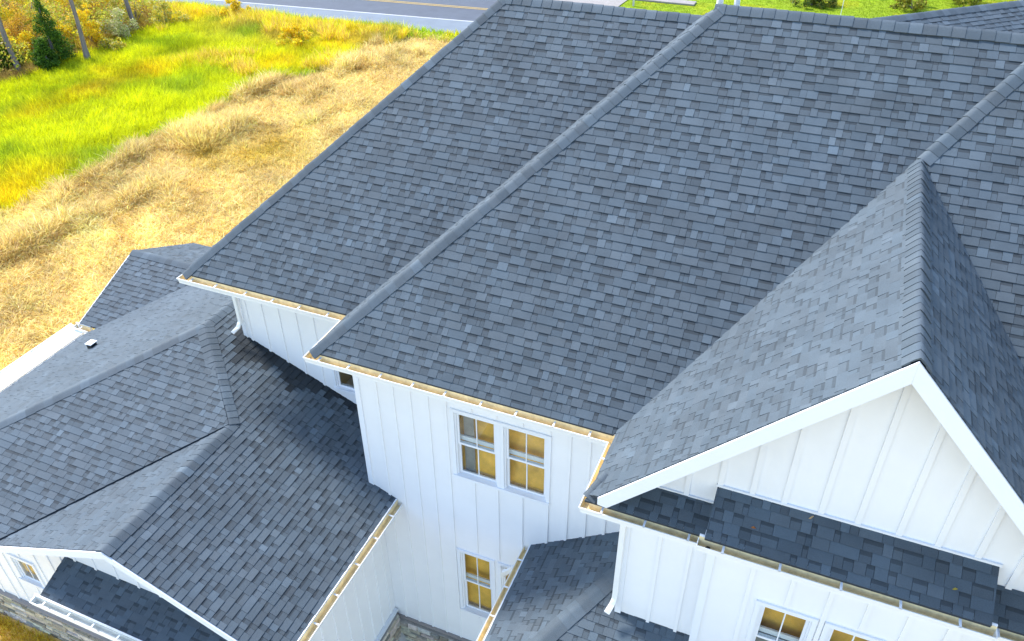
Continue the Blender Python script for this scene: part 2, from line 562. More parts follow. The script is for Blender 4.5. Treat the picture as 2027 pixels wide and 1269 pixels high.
# unseen back and side slopes close the volume
slope('R1s', (PI_, 0, OO - PI_ * xA), YD, [[(xA + e, yA + e), (xA + W1, yA + W1), (xA + W1, yA + W1 + .02), (xA + e, yA + 2 * W1)]], (xA, 0), shingled=False)
slope('R1b', (0, -PI_, OO + PI_ * (yA + 2 * W1)), XD, [[(xA + W1, yA + W1), (xC + W1, yA + W1), (xC + W1, yA + 2 * W1 - e), (xA + e, yA + 2 * W1 - e)]], (0, 0), shingled=False)
slope('R2b', (0, -PI_, zT + PI_ * (yC + W2)), XD, [[(xC + W2, yC + W2), (12, yC + W2), (12, 12), (xC + W2, 12)]], (0, 0), shingled=False)
# pent roof under the gable, shed roof over the bay
PEN = (0, (.34 - .06) / (yEw - .10), 0); PEN = (0, PEN[1], .06 - PEN[1] * .10)
sPE = slope('PE', PEN, XD, [[(.05, .10), (1.9, .10), (1.9, yEw), (.30, yEw)]], (0, .07), seed=7, expo=.15, thick=.03)
slope('PE2', PEN, XD, [[(4.9, .10), (7.2, .10), (7.2, yEw), (4.9, yEw)]], (0, .07), seed=27, expo=.15, thick=.03)
ps = (.685 - .285) / (yEw + .12); SHD = (0, ps, .685 - ps * yEw)
sSH = slope('SH', SHD, XD, [[(1.735, -.12), (5.05, -.12), (5.05, yEw), (1.735, yEw)]], (0, -.14), seed=8, expo=.15, thick=.03)
# lower left wing
WR = (-PW, 0, aZ + PW * aX)
WF = (0, PW, aZ - PW * aY)
WGL = (PW, 0, gZ - PW * gX)
WL = (PW, 0, aZ - PW * aX)
VF = (0, PW, -3.52 - PW * 3.91)
vr_y = 6.15; vr_z = plane_z(VF, 0, vr_y)
VB = (0, -PW, vr_z + PW * vr_y)
wgy = -1.97
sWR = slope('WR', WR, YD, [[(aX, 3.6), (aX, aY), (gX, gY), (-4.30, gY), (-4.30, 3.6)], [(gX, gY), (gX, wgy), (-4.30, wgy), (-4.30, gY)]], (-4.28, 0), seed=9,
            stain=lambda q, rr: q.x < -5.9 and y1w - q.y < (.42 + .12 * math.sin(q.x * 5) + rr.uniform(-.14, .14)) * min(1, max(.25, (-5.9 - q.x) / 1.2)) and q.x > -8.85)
slope('WR2', WR, YD, [[(aX, 3.6), (-8.6, 3.6), (-8.6, 8.2), (aX, 8.2)]], (-4.28, 0), seed=29)
sWF = slope('WF', WF, XD, [[(aX, aY), (aX - 5.02, aY - 5.02), (gX + (aY - 5.02 - gY), aY - 5.02), (gX, gY)]], (0, -2.0), seed=10)
sWGL = slope('WGL', WGL, YD, [[(gX, gY), (gX - (gY - wgy), wgy), (gX, wgy)]], (-10.85, 0), seed=12, cv=.6)
vx = lambda y: y - 18.05
sWL = slope('WL', WL, YD, [[(aX, aY), (-14.42, aY - 5.02), (-14.42, 3.63), (-11.9, 6.15), (aX, 6.15)], [(aX, 6.15), (-11.9, 6.15), (-14.2, 8.45), (aX, 8.45)]], (-14.4, 0), seed=13, cv=.45)
sVF = slope('VF', VF, XD, [[(-14.72, 3.93), (-14.10, 3.93), (-11.9, 6.15), (-14.72, 6.15)]], (0, 3.91), seed=14)
sVB = slope('VB', VB, XD, [[(-14.72, 6.15), (-11.9, 6.15), (-14.0, 8.25), (-14.72, 8.25)]], (0, 8.27), seed=15)
WPE = (0, (4.15 - 3.84) / .72, 0); WPE = (0, WPE[1], -3.84 + WPE[1] * 1.56)
sWP = slope('WP', WPE, XD, [[(-9.50, -2.30), (-4.9, -2.30), (-4.9, -1.56), (-9.50, -1.56)]], (0, -2.32), seed=16, thick=.03)
# lower right porch roof
QL = (.69, 0, -2.743); QF = (0, .447, -2.72 - .447 * .404)
sQL = slope('QL', QL, YD, [[(-1.42, -1.855), (.60, 1.27), (.60, 1.96), (-1.42, 1.96)]], (-1.44, 0), seed=17)
sQF = slope('QF', QF, XD, [[(-1.42, -1.855), (6, -1.855), (6, 1.27), (.60, 1.27)]], (0, -1.87), seed=18)
# angled rear wing beyond the main ridge
fd = Vector((.735, .680)); fn = Vector((.680, -.735))
f0 = Vector((2.52, 15.19)) - fd * 3.0; f1 = f0 + fd * 20
FWp = (-.5 * fn.x, -.5 * fn.y, 3.0 + .5 * fn.dot(f0))
fq = [f0, f1, f1 + fn * 5.5, f0 + fn * 5.5]
sFW = slope('FW', FWp, (fd.x, fd.y), [[(q.x, q.y) for q in fq]], (fq[3].x, fq[3].y), seed=19, expo=.145)
FWb = (.5 * fn.x, .5 * fn.y, 3.0 - .5 * fn.dot(f0))
fq2 = [f0, f1, f1 - fn * 5.5, f0 - fn * 5.5]
slope('FWb', FWb, (fd.x, fd.y), [[(q.x, q.y) for q in fq2]], (fq2[3].x, fq2[3].y), shingled=False)

# ------------------------------------------------------------------ ridge and hip caps
def caps(P0, P1, A, B, parent, expo=.15, wid=.16, lift=.009, seed=0, round_=.35, tone=1.0):
    """overlapping bent cap shingles from P0 (low end) to P1; A and B are points on the two slopes"""
    rr = random.Random(seed)
    P0, P1 = Vector(P0), Vector(P1)
    d = (P1 - P0); L = d.length; d.normalize()
    def wing(q):
        w = Vector(q) - P0; w -= d * w.dot(d); return w.normalized()
    wa, wb = wing(A), wing(B)
    up = -(wa + wb)
    up = up.normalized() if up.length > 1e-4 else Vector((0, 0, 1))
    na = d.cross(wa); na = na if na.z > 0 else -na
    nb = d.cross(wb); nb = nb if nb.z > 0 else -nb
    na.normalize(); nb.normalize()
    SS = [1, .55, .24, 0, -.24, -.55, -1]
    HH = [.012, .017, .020, .020, .020, .017, .012]
    prof, nr = [], []
    for q in SS:
        w, nn = (wa, na) if q > 0 else (wb, nb)
        prof.append(w * (wid * abs(q)))
        nr.append(up if q == 0 else (nn * (1 - .35 * (abs(q) < .3)) + up * (.35 * (abs(q) < .3))).normalized())
    t = 0.0; i = 0
    while t < L - .02:
        t1 = min(t + expo * 1.25, L)
        tn = pick_tone(rr); k = tone * .97
        tn = tuple((.15 * .98 + .85 * x) * k for x in tn)
        jit = rr.uniform(-.006, .006)
        V = []
        K = 7
        for (tt, h) in ((t, lift), (t1, 0)):
            for q, nn, hh in zip(prof, nr, HH):
                V.append(P0 + d * tt + q + nn * (h + hh) + wa * jit)
        for (tt, h) in ((t, -.01), (t1, -.02)):
            for q, nn in zip(prof, nr):
                V.append(P0 + d * tt + q + nn * h + wa * jit)
        F = []
        for j in range(K - 1): F.append((j, j + 1, K + j + 1, K + j))
        ntop = K - 1
        V += V[:2 * K]      # the butt and side faces get their own corners, so the top shades smoothly on its own
        T = 4 * K
        for j in range(K - 1): F.append((T + j + 1, T + j, 2 * K + j, 2 * K + j + 1))
        F += [(T, T + K, 3 * K, 2 * K), (T + 2 * K - 1, T + K - 1, 3 * K - 1, 4 * K - 1)]
        nrmck = (V[1] - V[0]).cross(V[K] - V[0])
        if nrmck.dot(up) < 0: F = [f[::-1] for f in F]
        co = make('ridge_cap', V, F, M['shingle'], parent, tones=[tn] * ntop + [tuple(x * .8 for x in tn)] * (len(F) - ntop))
        co.data.polygons.foreach_set('use_smooth', [q < ntop for q in range(len(F))])
        t += expo * rr.uniform(.97, 1.03); i += 1

def P(pl, x, y): return Vector((x, y, plane_z(pl, x, y)))
caps(P(R1, xA + .10, yA + .10), P(R1, xA + W1, yA + W1), (xA + 1.5, yA + .5, plane_z(R1, 0, yA + .5)), (xA + .5, yA + 1.5, PI_ * .5 + OO), sR1, seed=101, expo=.19)
caps(P(R2, xC + .10, yC + .10), P(R2, xC + W2, yC + W2), P(R2, xC + 1.5, yC + .5), P(R2L, xC + .5, yC + 1.5), sR2, seed=102, expo=.19)
caps(P(GL, xR, yr), P(GL, *h3), P(R3, xR + 2, yr + .3), P(GL, xR + .4, vy(xR + .4, yC)), sR3, seed=103, expo=.18)
caps(P(GL, xR, yG - .02), P(GL, xR, yr), P(GL, xR - 1, yG), P(GR, xR + 1, yG), sGL, seed=104, expo=.15, round_=.6, wid=.19)
caps((-.48, yA + W1, PI_ * W1 + OO), (xA + W1, yA + W1, PI_ * W1 + OO), P(R1, -3, yA + W1 - 1), (-3, yA + W1 + 1, PI_ * (W1 - 1)), sR1, seed=105, expo=.2)
caps((12, yC + W2 - .05, zT), (xC + W2 - .1, yC + W2, zT), P(R2, 2, yC + W2 - 1), (2, yC + W2 + 1, zT - PI_), sR2, seed=106, expo=.2)
caps((.06, .13, PEN[1] * .13 + PEN[2] + .02), (.24, .44, PEN[1] * .44 + PEN[2] + .03), P(PEN, 1, .2), P(GL, .25, 1.2), sPE, seed=107, expo=.15, wid=.15)
# wing
caps((aX - 5.0, aY - 5.0, aZ - PW * 5.0), (aX, aY, aZ), P(WF, aX - 2, aY - 3), P(WL, aX - 3, aY - 2), sWF, seed=108, expo=.2)
caps((gX + .02, gY + .02, gZ), (aX, aY, aZ), P(WR, gX + 1, gY + 1), P(WF, gX - 1, gY - .5), sWR, seed=109, expo=.16, round_=.5, wid=.18)
caps((gX, wgy - .01, gZ), (gX, gY + .1, gZ), P(WR, gX + 1, 0), P(WGL, gX - 1, -1), sWR, seed=110, expo=.16, round_=.55, wid=.17)
caps((aX, 3.02, aZ), (aX, 8.0, aZ), P(WR, aX + 1, 3.5), P(WL, aX - 1, 3.5), sWL, seed=111, expo=.2)
caps((-14.72, vr_y, vr_z), (-11.9, vr_y, vr_z), P(VF, -14, vr_y - 1), P(VB, -14, vr_y + 1), sVF, seed=112, expo=.2)
caps(P(QL, -1.40, -1.83), P(QL, .58, 1.24), P(QL, -1, 1), P(QF, 3, -1), sQL, seed=113, expo=.2, wid=.17)
caps((f1.x, f1.y, 3.0), (f0.x, f0.y, 3.0), (f0.x + fn.x, f0.y + fn.y, 2.5), (f0.x - fn.x, f0.y - fn.y, 2.5), sFW, seed=114, expo=.2, wid=.2)

# ------------------------------------------------------------------ gutters, fascia, soffits
GP = [(0, 0), (0, -.022), (.012, -.034), (.022, -.085), (.022, -.115), (.125, -.115), (.125, .060),
      (.119, .060), (.119, -.105), (.032, -.105), (.030, -.080), (.020, -.030), (.012, -.020), (.012, 0)]
GIN = set(range(7, 12))
FP = [(.128, .075), (.128, -.16), (.150, -.16), (.150, .075)]
def SP(w): return [(.152, -.135), (.152, -.150), (w, -.150), (w, -.135)]

def gutter(path, z, over=.57, inside_mat='gutter_in', brackets=.62, ends=(), fascia=True, skip=()):
    g = sweep('gutter', path, z, GP, [M['gutter'], M[inside_mat]], HOUSE, GIN)
    if fascia:
        sweep('fascia', path, z, FP, M['trim'], HOUSE)
        if over: sweep('soffit', path, z, SP(over), M['trim'], HOUSE)
    for i in range(len(path) - 1):
        a, b = Vector(path[i]), Vector(path[i + 1])
        d = b - a; L = d.length; d.normalize(); n = Vector((-d.y, d.x))
        k = max(1, int(round(L / brackets)))
        for j in range(k):
            t = (j + .5) * L / k + RND.uniform(-.04, .04)
            p = a + d * t
            if any(s0 < p.x < s1 for s0, s1 in skip): continue
            s = .015
            q = [p - d * s, p + d * s, p + d * s + n * .128, p - d * s + n * .128]
            pr = project((p.x, p.y, z))
            if not (-40 < pr[0] < 2070 and -40 < pr[1] < 1310): continue
            v, f = prismg([(w.x, w.y, z + (.004 if m < 2 else .012)) for m, w in enumerate(q)], (0, 0, -.012))
            make('gutter_bracket', v, f, M['bracket'], g)
    for (t, i) in ends:      # closed ends with a raised cap
        p = Vector(path[i]); a = Vector(path[i - 1] if i == -1 or i == len(path) - 1 else path[i + 1])
        d = (p - a).normalized(); n = Vector((-d.y, d.x))
        if n.dot(Vector((0, 1))) < 0: n = -n
        q = [(p.x, p.y), (p.x + n.x * .13, p.y + n.y * .13)]
        v, f = prismg([(q[0][0], q[0][1], z + .004), (q[1][0], q[1][1], z + .016), (q[1][0], q[1][1], z - .118), (q[0][0] + n.x * .02, q[0][1] + n.y * .02, z - .118)], (d.x * .012, d.y * .012, 0))
        make('end_cap', v, f, M['gutter'], g)
    return g

gutter([(xA, 11.5), (xA, yA), (xC, yA), (xC, yC), (0, yC), (0, 0), (7.4, 0)], 0.0, over=.50, skip=((1.75, 5.05),))
gutter([(-4.17, -2.05), (-4.17, 1.93)], -3.73, over=.55, ends=((0, 0),))
gutter([(-14.56, 3.78), (-14.56, -2.13), (-10.98, -2.13)], -3.73, over=.5)
gutter([(-14.86, 3.80), (-14.36, 3.80)], -3.60, over=0, ends=((0, 0),))
gutter([(-13.75, 8.38), (-14.80, 8.38)], -3.62, over=0)
gutter([(-1.575, 1.93), (-1.575, -2.0)], -3.80, over=.45)
gutter([(-9.60, -2.42), (-4.9, -2.42)], -4.19, over=0, inside_mat='galv', ends=((0, 0),))
gs = gutter([(1.665, -.225), (5.115, -.225)], .225, over=0, ends=((0, 0), (0, 1)), brackets=.72)
# underside board of the shed roof, its side cheeks and the white flashing above it
prism('shed_cheek', [(1.76, .0, .12), (1.76, yEw, .12), (1.76, yEw, .60), (1.76, -.08, .20)], (.03, 0, 0), M['trim'], HOUSE)
prism('shed_cheek', [(5.00, .0, .12), (5.00, yEw, .12), (5.00, yEw, .60), (5.00, -.08, .20)], (.03, 0, 0), M['trim'], HOUSE)
box('shed_soffit', 1.72, 5.06, -.10, yEw, .105, .12, M['trim'], HOUSE)
box('flashing', 1.72, 5.075, yEw - .03, yEw + .01, .66, .705, M['trim'], HOUSE)
box('flashing', .42, 1.75, yEw - .025, yEw + .01, .33, .355, M['trim'], HOUSE)
# outlet hole in the shed gutter
tube('gutter_outlet', [(1.80, -.16, .152), (1.80, -.16, .165)], .035, .035, M['black'], gs, seg=10, ref=Vector((1, 0, 0)))

# ------------------------------------------------------------------ rake boards
def rake(x0, z0, x1, z1, y, depth, th=.028, zmin=None):
    poly = [(x0, y, z0), (x1, y, z1), (x1, y, z1 - depth), (x0, y, z0 - depth)]
    if zmin is not None:
        xc = x0 + (zmin - (z0 - depth)) * (x1 - x0) / (z1 - z0)
        poly = [(x0, y, z0), (x1, y, z1), (x1, y, z1 - depth), (xc, y, zmin), (x0, y, zmin + .02)]
    prism('rake_board', poly, (0, th, 0), M['trim'], HOUSE)
rake(.26, plane_z(GL, .26, 0) - .012, xR, zR - .012, yG - .048, .275, zmin=.15)
rake(xR + .001, zR - .012, 7.0, zR - .012 - PG * (7.0 - xR), yG - .048, .275)
rake(-10.9, plane_z(WGL, -10.9, 0) - .014, gX, gZ - .014, wgy - .026, .17)
rake(gX + .001, gZ - .014, -4.25, plane_z(WR, -4.25, 0) - .014, wgy - .026, .17)
prism('rake_board', [(-14.75, 3.88, plane_z(VF, 0, 3.88) - .005), (-14.75, vr_y, vr_z - .005), (-14.75, vr_y, vr_z - .2), (-14.75, 3.88, plane_z(VF, 0, 3.88) - .2)], (.03, 0, 0), M['trim'], HOUSE)
prism('rake_board', [(-14.75, vr_y + .001, vr_z - .005), (-14.75, 8.3, plane_z(VB, 0, 8.3) - .005), (-14.75, 8.3, plane_z(VB, 0, 8.3) - .2), (-14.75, vr_y + .001, vr_z - .2)], (.03, 0, 0), M['trim'], HOUSE)

# ------------------------------------------------------------------ walls with battens, windows
def wall_y(x0, x1, z0, z1, y, holes=(), top=None, th=.14):
    """wall facing -Y with openings; top: optional polygon (x,z) outline of a gable piece above z1"""
    xs = sorted({x0, x1, *[h[0] for h in holes], *[h[1] for h in holes]})
    zs = sorted({z0, z1, *[h[2] for h in holes], *[h[3] for h in holes]})
    V, F = [], []
    def q(a):
        b = len(V); V.extend(a); F.append((b, b + 1, b + 2, b + 3))
    for i in range(len(xs) - 1):
        for j in range(len(zs) - 1):
            cx, cz = (xs[i] + xs[i + 1]) / 2, (zs[j] + zs[j + 1]) / 2
            if any(h[0] < cx < h[1] and h[2] < cz < h[3] for h in holes): continue
            q([(xs[i], y, zs[j]), (xs[i + 1], y, zs[j]), (xs[i + 1], y, zs[j + 1]), (xs[i], y, zs[j + 1])])
    for (a, b, c, d) in holes:
        q([(a, y, c), (a, y, d), (a, y + th, d), (a, y + th, c)])
        q([(b, y, d), (b, y, c), (b, y + th, c), (b, y + th, d)])
        q([(a, y, d), (b, y, d), (b, y + th, d), (a, y + th, d)])
        q([(b, y, c), (a, y, c), (a, y + th, c), (b, y + th, c)])
    if top:
        b = len(V); V.extend([(x, y, z) for x, z in top]); F.append(tuple(range(b, b + len(top))))
    o = make('wall', V, F, M['siding'], HOUSE)
    occlude(V, F)
    return o

def wall_x(x, y0, y1, z0, z1, th=.12, sgn=1):
    v, f = boxg(min(x, x - sgn * th), max(x, x - sgn * th), y0 + .005, y1 - .005, z0, z1)
    occlude(v, f)
    return make('wall', v, f, M['siding'], HOUSE)

def battens_y(w, xs, z0, z1, y, holes=(), wd=.05, pr=.022, topf=None, botf=None):
    for x in xs:
        hi = topf(x) if topf else z1
        lo = botf(x) if botf else z0
        segs = [(lo, hi)]
        for (a, b, c, d) in holes:
            if a - .10 < x < b + .10:
                ns = []
                for (s, t) in segs:
                    if c - .13 > s: ns.append((s, min(t, c - .13)))
                    if d + .12 < t: ns.append((max(s, d + .12), t))
                segs = ns
        for (s, t) in segs:
            if t - s > .03:
                j = RND.uniform(-.004, .004)
                box('batten', x - wd / 2 + j, x + wd / 2 + j, y - pr, y - .0005, s, t, M['siding'], w)

def window(x0, x1, z0, z1, y, lites=2, two=True, tl=.065, tr=.065, dark=False):
    """double hung window filling the opening; each sash with panes and muntins"""
    w = box('window', x0, x1, y + .085, y + .10, z1 - .03, z1 - .002, M['trim'], HOUSE)   # head jamb carries the parts
    t = .06
    box('casing', x0 - tl, x0, y - .028, y - .001, z0, z1, M['trim'], w)
    box('casing', x1, x1 + tr, y - .028, y - .001, z0, z1, M['trim'], w)
    box('casing', x0 - tl, x1 + tr, y - .034, y - .0015, z1 + .0005, z1 + t + .01, M['trim'], w)
    box('sill', x0 - tl, x1 + tr, y - .055, y + .03, z0 - .055, z0 - .0005, M['trim'], w)
    box('jamb', x0 + .0005, x0 + .03, y + .002, y + .10, z0, z1 - .031, M['trim'], w)
    box('jamb', x1 - .03, x1 - .0005, y + .002, y + .10, z0, z1 - .031, M['trim'], w)
    zm = (z0 + z1) / 2
    for k, (a, b, yy) in enumerate(((zm - .02, z1 - .032, y + .028), (z0 + .003, zm + .02, y + .062)) if two else ((z0, z1 - .032, y + .03),)):
        r = .042
        ax, bx = x0 + .031, x1 - .031
        sv = merge([boxg(ax, ax + r, yy, yy + .03, a, b), boxg(bx - r, bx, yy, yy + .03, a, b),
                    boxg(ax + r, bx - r, yy + .001, yy + .029, a, a + r), boxg(ax + r, bx - r, yy + .001, yy + .029, b - r, b)])
        make('sash', sv[0], sv[1], M['trim'], w)
        px = np.linspace(ax + r, bx - r, lites + 1)
        for i in range(lites):
            box('pane', px[i] + (.009 if i else 0), px[i + 1] - (.009 if i < lites - 1 else 0), yy + .012, yy + .017, a + r, b - r, M['glass'], w)
            if i: box('muntin', px[i] - .009, px[i] + .009, yy + .003, yy + .026, a + r, b - r, M['trim'], w)
    if two:      # inner sill glimpsed through the upper panes
        box('inner_sill', x0 + .035, x1 - .035, y + .105, y + .135, zm + .03, zm + .13, M['trim'], w)
        if dark: box('inner_dark_panel', x0 + .035, x1 - .035, y + .112, y + .125, z0 + .02, zm + .029, M['mortar'], w)  # flat dark panel close behind the lower panes
    return w

def room(x0, x1, y0, y1, z0, z1, sheet=True):
    r = make('room', [(x0, y0, z0), (x1, y0, z0), (x1, y1, z0), (x0, y1, z0)], [(0, 1, 2, 3)], M['floor' if sheet else 'bracket'], HOUSE)
    if sheet: r['label'] = 'bare yellow floor behind the added amber sheet'
    V = [(x0, y0, z0), (x1, y0, z0), (x1, y1, z0), (x0, y1, z0), (x0, y0, z1), (x1, y0, z1), (x1, y1, z1), (x0, y1, z1)]
    if sheet: make('added_amber_sheet', [(x0 + .1, y0 + .01, z0 + .2), (x1 - .1, y0 + .01, z0 + .2), (x1 - .1, y0 + .22, z1), (x0 + .1, y0 + .22, z1)], [(0, 1, 2, 3)], M['floor'], r)  # tilted sheet added to catch sky light, so the panes read bright amber
    make('room_wall', V, [(1, 2, 6, 5), (2, 3, 7, 6), (3, 0, 4, 7), (7, 6, 5, 4)], M['room'], r)

# rear upper wall (under the first eave)
h1 = [(-6.46, -5.92, -2.56, -1.30)]
w1 = wall_y(xA + .575, -4.905, -4.6, -.13, y1w, h1)
battens_y(w1, [-8.49, -8.06, -7.64, -7.21, -6.78, -5.62, -5.2], -4.6, -.14, y1w, h1)
box('corner_board', xA + .575, xA + .67, y1w - .026, y1w - .0008, -4.0, -.135, M['trim'], w1)
window(-6.46, -5.92, -2.56, -1.30, y1w, lites=1, two=False, tl=.05, tr=.05)
room(-6.6, -5.5, y1w + .15, y1w + 2.0, -2.9, -1.1, sheet=False)
wall_x(xA + .575, y1w, 11, -4.6, -.13, sgn=-1)
# front upper wall (under the second eave)
h2 = [(-2.90, -2.085, -2.38, -.84), (-1.955, -1.15, -2.38, -.84), (-2.95, -2.25, -6.52, -4.62), (-2.05, -1.35, -6.52, -4.62)]
w2 = wall_y(-4.905, .58, -7.67, -.13, y2w, h2)
battens_y(w2, [-4.45, -4.11, -3.76, -3.41, -3.06, -2.57, -2.10, -1.62, -1.12, -.76, -.42, -.06, .29], -7.66, -.14, y2w,
          [(-2.84, -1.195, -2.33, -.87), h2[2], h2[3]])
box('corner_board', -4.905, -4.80, y2w - .026, y2w - .0008, -7.66, -.135, M['trim'], w2)
window(*h2[0], y2w, tr=.064)
window(*h2[1], y2w, tl=.064)
window(*h2[2], y2w)
window(*h2[3], y2w)
room(-3.6, -.6, y2w + .15, y2w + 3.2, -2.75, -.6)
box('interior_partition', -2.80, -2.60, y2w + .155, y2w + .165, -2.6, -.7, M['mortar'], HOUSE)
room(-3.6, -.6, y2w + .15, y2w + 3.2, -6.95, -4.3)
wall_x(-4.905, y2w, y1w, -7.67, -.13, sgn=-1)
box('ledge', -4.70, .57, y2w - .05, y2w + .02, -7.74, -7.671, M['concrete'], w2)
# front block wall, gable and bay
xe = .575
gab = [(xe, -.02), (6.35, -.02), (6.35, .28), (xR, zR - .16), (.47, .36)]
w3 = wall_y(xe, 7.0, -4.4, -.02, yEw, [(2.25, 4.75, -3.0, -.95)], top=gab)
battens_y(w3, [1.11, 1.55], -4.3, -.03, yEw)
battens_y(w3, [.93, 1.36, 1.77, 2.17, 2.575, 3.02, 3.46, 3.93, 4.37, 4.81, 5.25, 5.69], 0, 0, yEw, wd=.07, botf=lambda x: .15, topf=lambda x: zR - .20 - PG * abs(x - xR))
box('corner_board', xe, xe + .10, yEw - .026, yEw - .0008, -4.3, -.03, M['trim'], w3)
wall_x(xe, yEw, y2w, -4.4, -.02, sgn=-1)
yb = .33
h3w = [(2.63, 3.33, -2.75, -1.20), (3.55, 4.23, -2.75, -1.20)]
wb = wall_y(1.79, 5.0, -4.4, .105, yb, h3w)
wall_x(1.79, yb, yEw, -4.4, .105, th=.02, sgn=-1)
wall_x(5.0, yb, yEw, -4.4, .105, th=.02, sgn=1)
box('corner_board', 1.79, 1.90, yb - .026, yb - .0008, -4.3, .10, M['trim'], wb)
battens_y(wb, [2.43, 2.95, 3.44, 3.92, 4.40, 4.87], -4.3, .09, yb, h3w, wd=.06)
for (a, b, c, d) in h3w: window(a, b, c, d, yb, dark=True)
room(2.2, 4.8, yb + .16, yb + 3.0, -3.05, -.9)
# wing: wall facing the yard, and its front wall with the gable
w4 = wall_x(-4.72, -1.56, y2w, -7.45, -3.80)
for k, y in enumerate([-1.2, -.83, -.45, -.06, .33, .70, 1.05, 1.42, 1.75]):
    box('batten', -4.7195, -4.70, y - .025, y + .025, -7.44, -3.86, M['siding'], w4)
box('flashing', -4.719, -4.64, -1.5, y2w - .03, -7.53, -7.455, M['bracket'], w4)
yWf = -1.56
h5 = [(-11.36, -10.76, -5.42, -4.72)]
w5 = wall_y(-14.0, -4.72, -6.45, -3.80, yWf, h5, top=[(-10.9, -3.80), (-4.72, -3.80), (gX, gZ - .12)])
battens_y(w5, [-13.3, -12.85, -12.4, -11.95, -11.62, -11.06, -10.55, -10.1, -9.7, -9.24, -8.72, -8.19, -7.69, -7.19, -6.7, -6.2], -6.44, 0, yWf,
          [(-11.36, -10.76, -5.42, -4.72)], topf=lambda x: min(-3.84 if x < -10.8 else 9, gZ - .19 - PW * abs(x - gX)))
window(-11.36, -10.76, -5.42, -4.72, yWf, two=False)
room(-12.2, -9.9, yWf + .15, yWf + 2.6, -5.7, -4.3)
wall_x(-14.0, yWf, 9, -7.4, -3.8, sgn=-1)

# stone plinths, stone by stone
def stones(x0, x1, y, z0, z1, seed, axis='y', rows=.105):
    v, f = boxg(x0, x1, y, y + .14, z0, z1) if axis == 'y' else boxg(y - .14, y, x0, x1, z0, z1)
    b = make('stone_plinth', v, f, M['mortar'], HOUSE)
    rr = random.Random(seed)
    z = z0
    while z < z1 - .03:
        h = min(rows * rr.uniform(.75, 1.25), z1 - z)
        x = x0 - rr.uniform(0, .2)
        while x < x1:
            L = rr.uniform(.2, .55)
            a, c = max(x, x0) + .006, min(x + L, x1) - .006
            if c - a > .04:
                pr = rr.uniform(.02, .055)
                g = rr.choice((.22, .3, .38, .46, .55))
                t = (g * rr.uniform(1.0, 1.2), g, g * rr.uniform(.7, .92))
                zz0, zz1 = z + .006, z + h - .006
                i = .012
                if axis == 'y':
                    V = [(a, y, zz0), (c, y, zz0), (c, y, zz1), (a, y, zz1), (a + i, y - pr, zz0 + i), (c - i, y - pr, zz0 + i), (c - i, y - pr * rr.uniform(.7, 1), zz1 - i), (a + i, y - pr, zz1 - i)]
                    F = [(4, 5, 6, 7), (0, 1, 5, 4), (1, 2, 6, 5), (2, 3, 7, 6), (3, 0, 4, 7)]
                else:
                    V = [(y, a, zz0), (y, c, zz0), (y, c, zz1), (y, a, zz1), (y + pr, a + i, zz0 + i), (y + pr, c - i, zz0 + i), (y + pr, c - i, zz1 - i), (y + pr, a + i, zz1 - i)]
                    F = [(4, 7, 6, 5), (0, 4, 5, 1), (1, 5, 6, 2), (2, 6, 7, 3), (3, 7, 4, 0)]
                pj = project(V[4])
                if -30 < pj[0] < 2060 and -30 < pj[1] < 1300:
                    make('stone', V, F, M['stone'], b, tones=[t] * 5)
            x += L
        z += h
stones(-14.0, -9.0, yWf - .06, -7.5, -6.47, 31)
box('ledge', -14.0, -9.0, yWf - .09, yWf - .001, -6.47, -6.44, M['concrete'], HOUSE)
stones(-4.60, -1.0, y2w - .10, -8.7, -7.75, 32)
stones(-1.5, y2w - .11, -4.60, -8.7, -7.54, 33, axis='x')

# downspouts
tube('downspout', [(xA + .62, y1w - .08, -.15), (xA + .62, y1w - .08, -1.38), (xA + .60, y1w - .16, -1.50), (xA + .54, y1w - .30, -1.575)], .038, .03, M['gutter'], HOUSE)
tube('downspout', [(.57, .42, -.13), (.565, .42, -2.28), (.545, .36, -2.40), (.50, .25, -2.50)], .040, .034, M['gutter'], HOUSE)
tube('downspout', [(-1.60, 1.50, -3.93), (-1.66, 1.52, -4.08), (-1.86, 1.62, -4.38), (-1.92, 1.70, -4.6), (-1.92, 1.90, -4.75)], .042, .036, M['gutter'], HOUSE)

# flat white porch roof along the far side of the wing
pr = box('porch_roof', -15.14, -14.58, -3.0, 3.98, -3.78, -3.70, M['membrane'], HOUSE)
pr['label'] = 'flat white strip of porch roof beside the wing'
box('drip_edge', -15.17, -15.14, -3.0, 4.0, -3.80, -3.68, M['gutter'], pr)
box('porch_beam', -15.10, -14.9, -3.0, 3.9, -4.1, -3.785, M['trim'], pr)
# roof vent on the wing
vv = P(WL, -13.05, 2.90)
vt = box('roof_vent', vv.x - .08, vv.x + .08, vv.y - .08, vv.y + .08, vv.z - .06, vv.z + .10, M['black'], HOUSE)
prism('vent_cap', [(vv.x - .10, vv.y - .10, vv.z + .10), (vv.x + .10, vv.y - .10, vv.z + .12), (vv.x + .10, vv.y + .10, vv.z + .12), (vv.x - .10, vv.y + .10, vv.z + .10)], (0, 0, .02), M['bracket'], vt)
# vent pipes behind the main ridge and beyond the left hip
def pipe(x, y, z0, z1, r=.06, cone=False):
    p = tube('vent_pipe', [(x, y, z0), (x, y, z1)], r, r, M['gutter'], HOUSE, seg=10, ref=Vector((1, 0, 0)))
    if cone:
        tube('pipe_boot', [(x, y, z0), (x, y, z1 - .15)], r * 2.0, r * 2.0, M['gutter'], p, seg=10, ref=Vector((1, 0, 0)))
pipe(-.20, 7.6, 4.2, 5.18, .06)
pipe(.10, 7.55, 4.2, 5.02, .05, True)
pipe(xA + 2.62, yA + 4.9, 2.0, 2.60, .06)

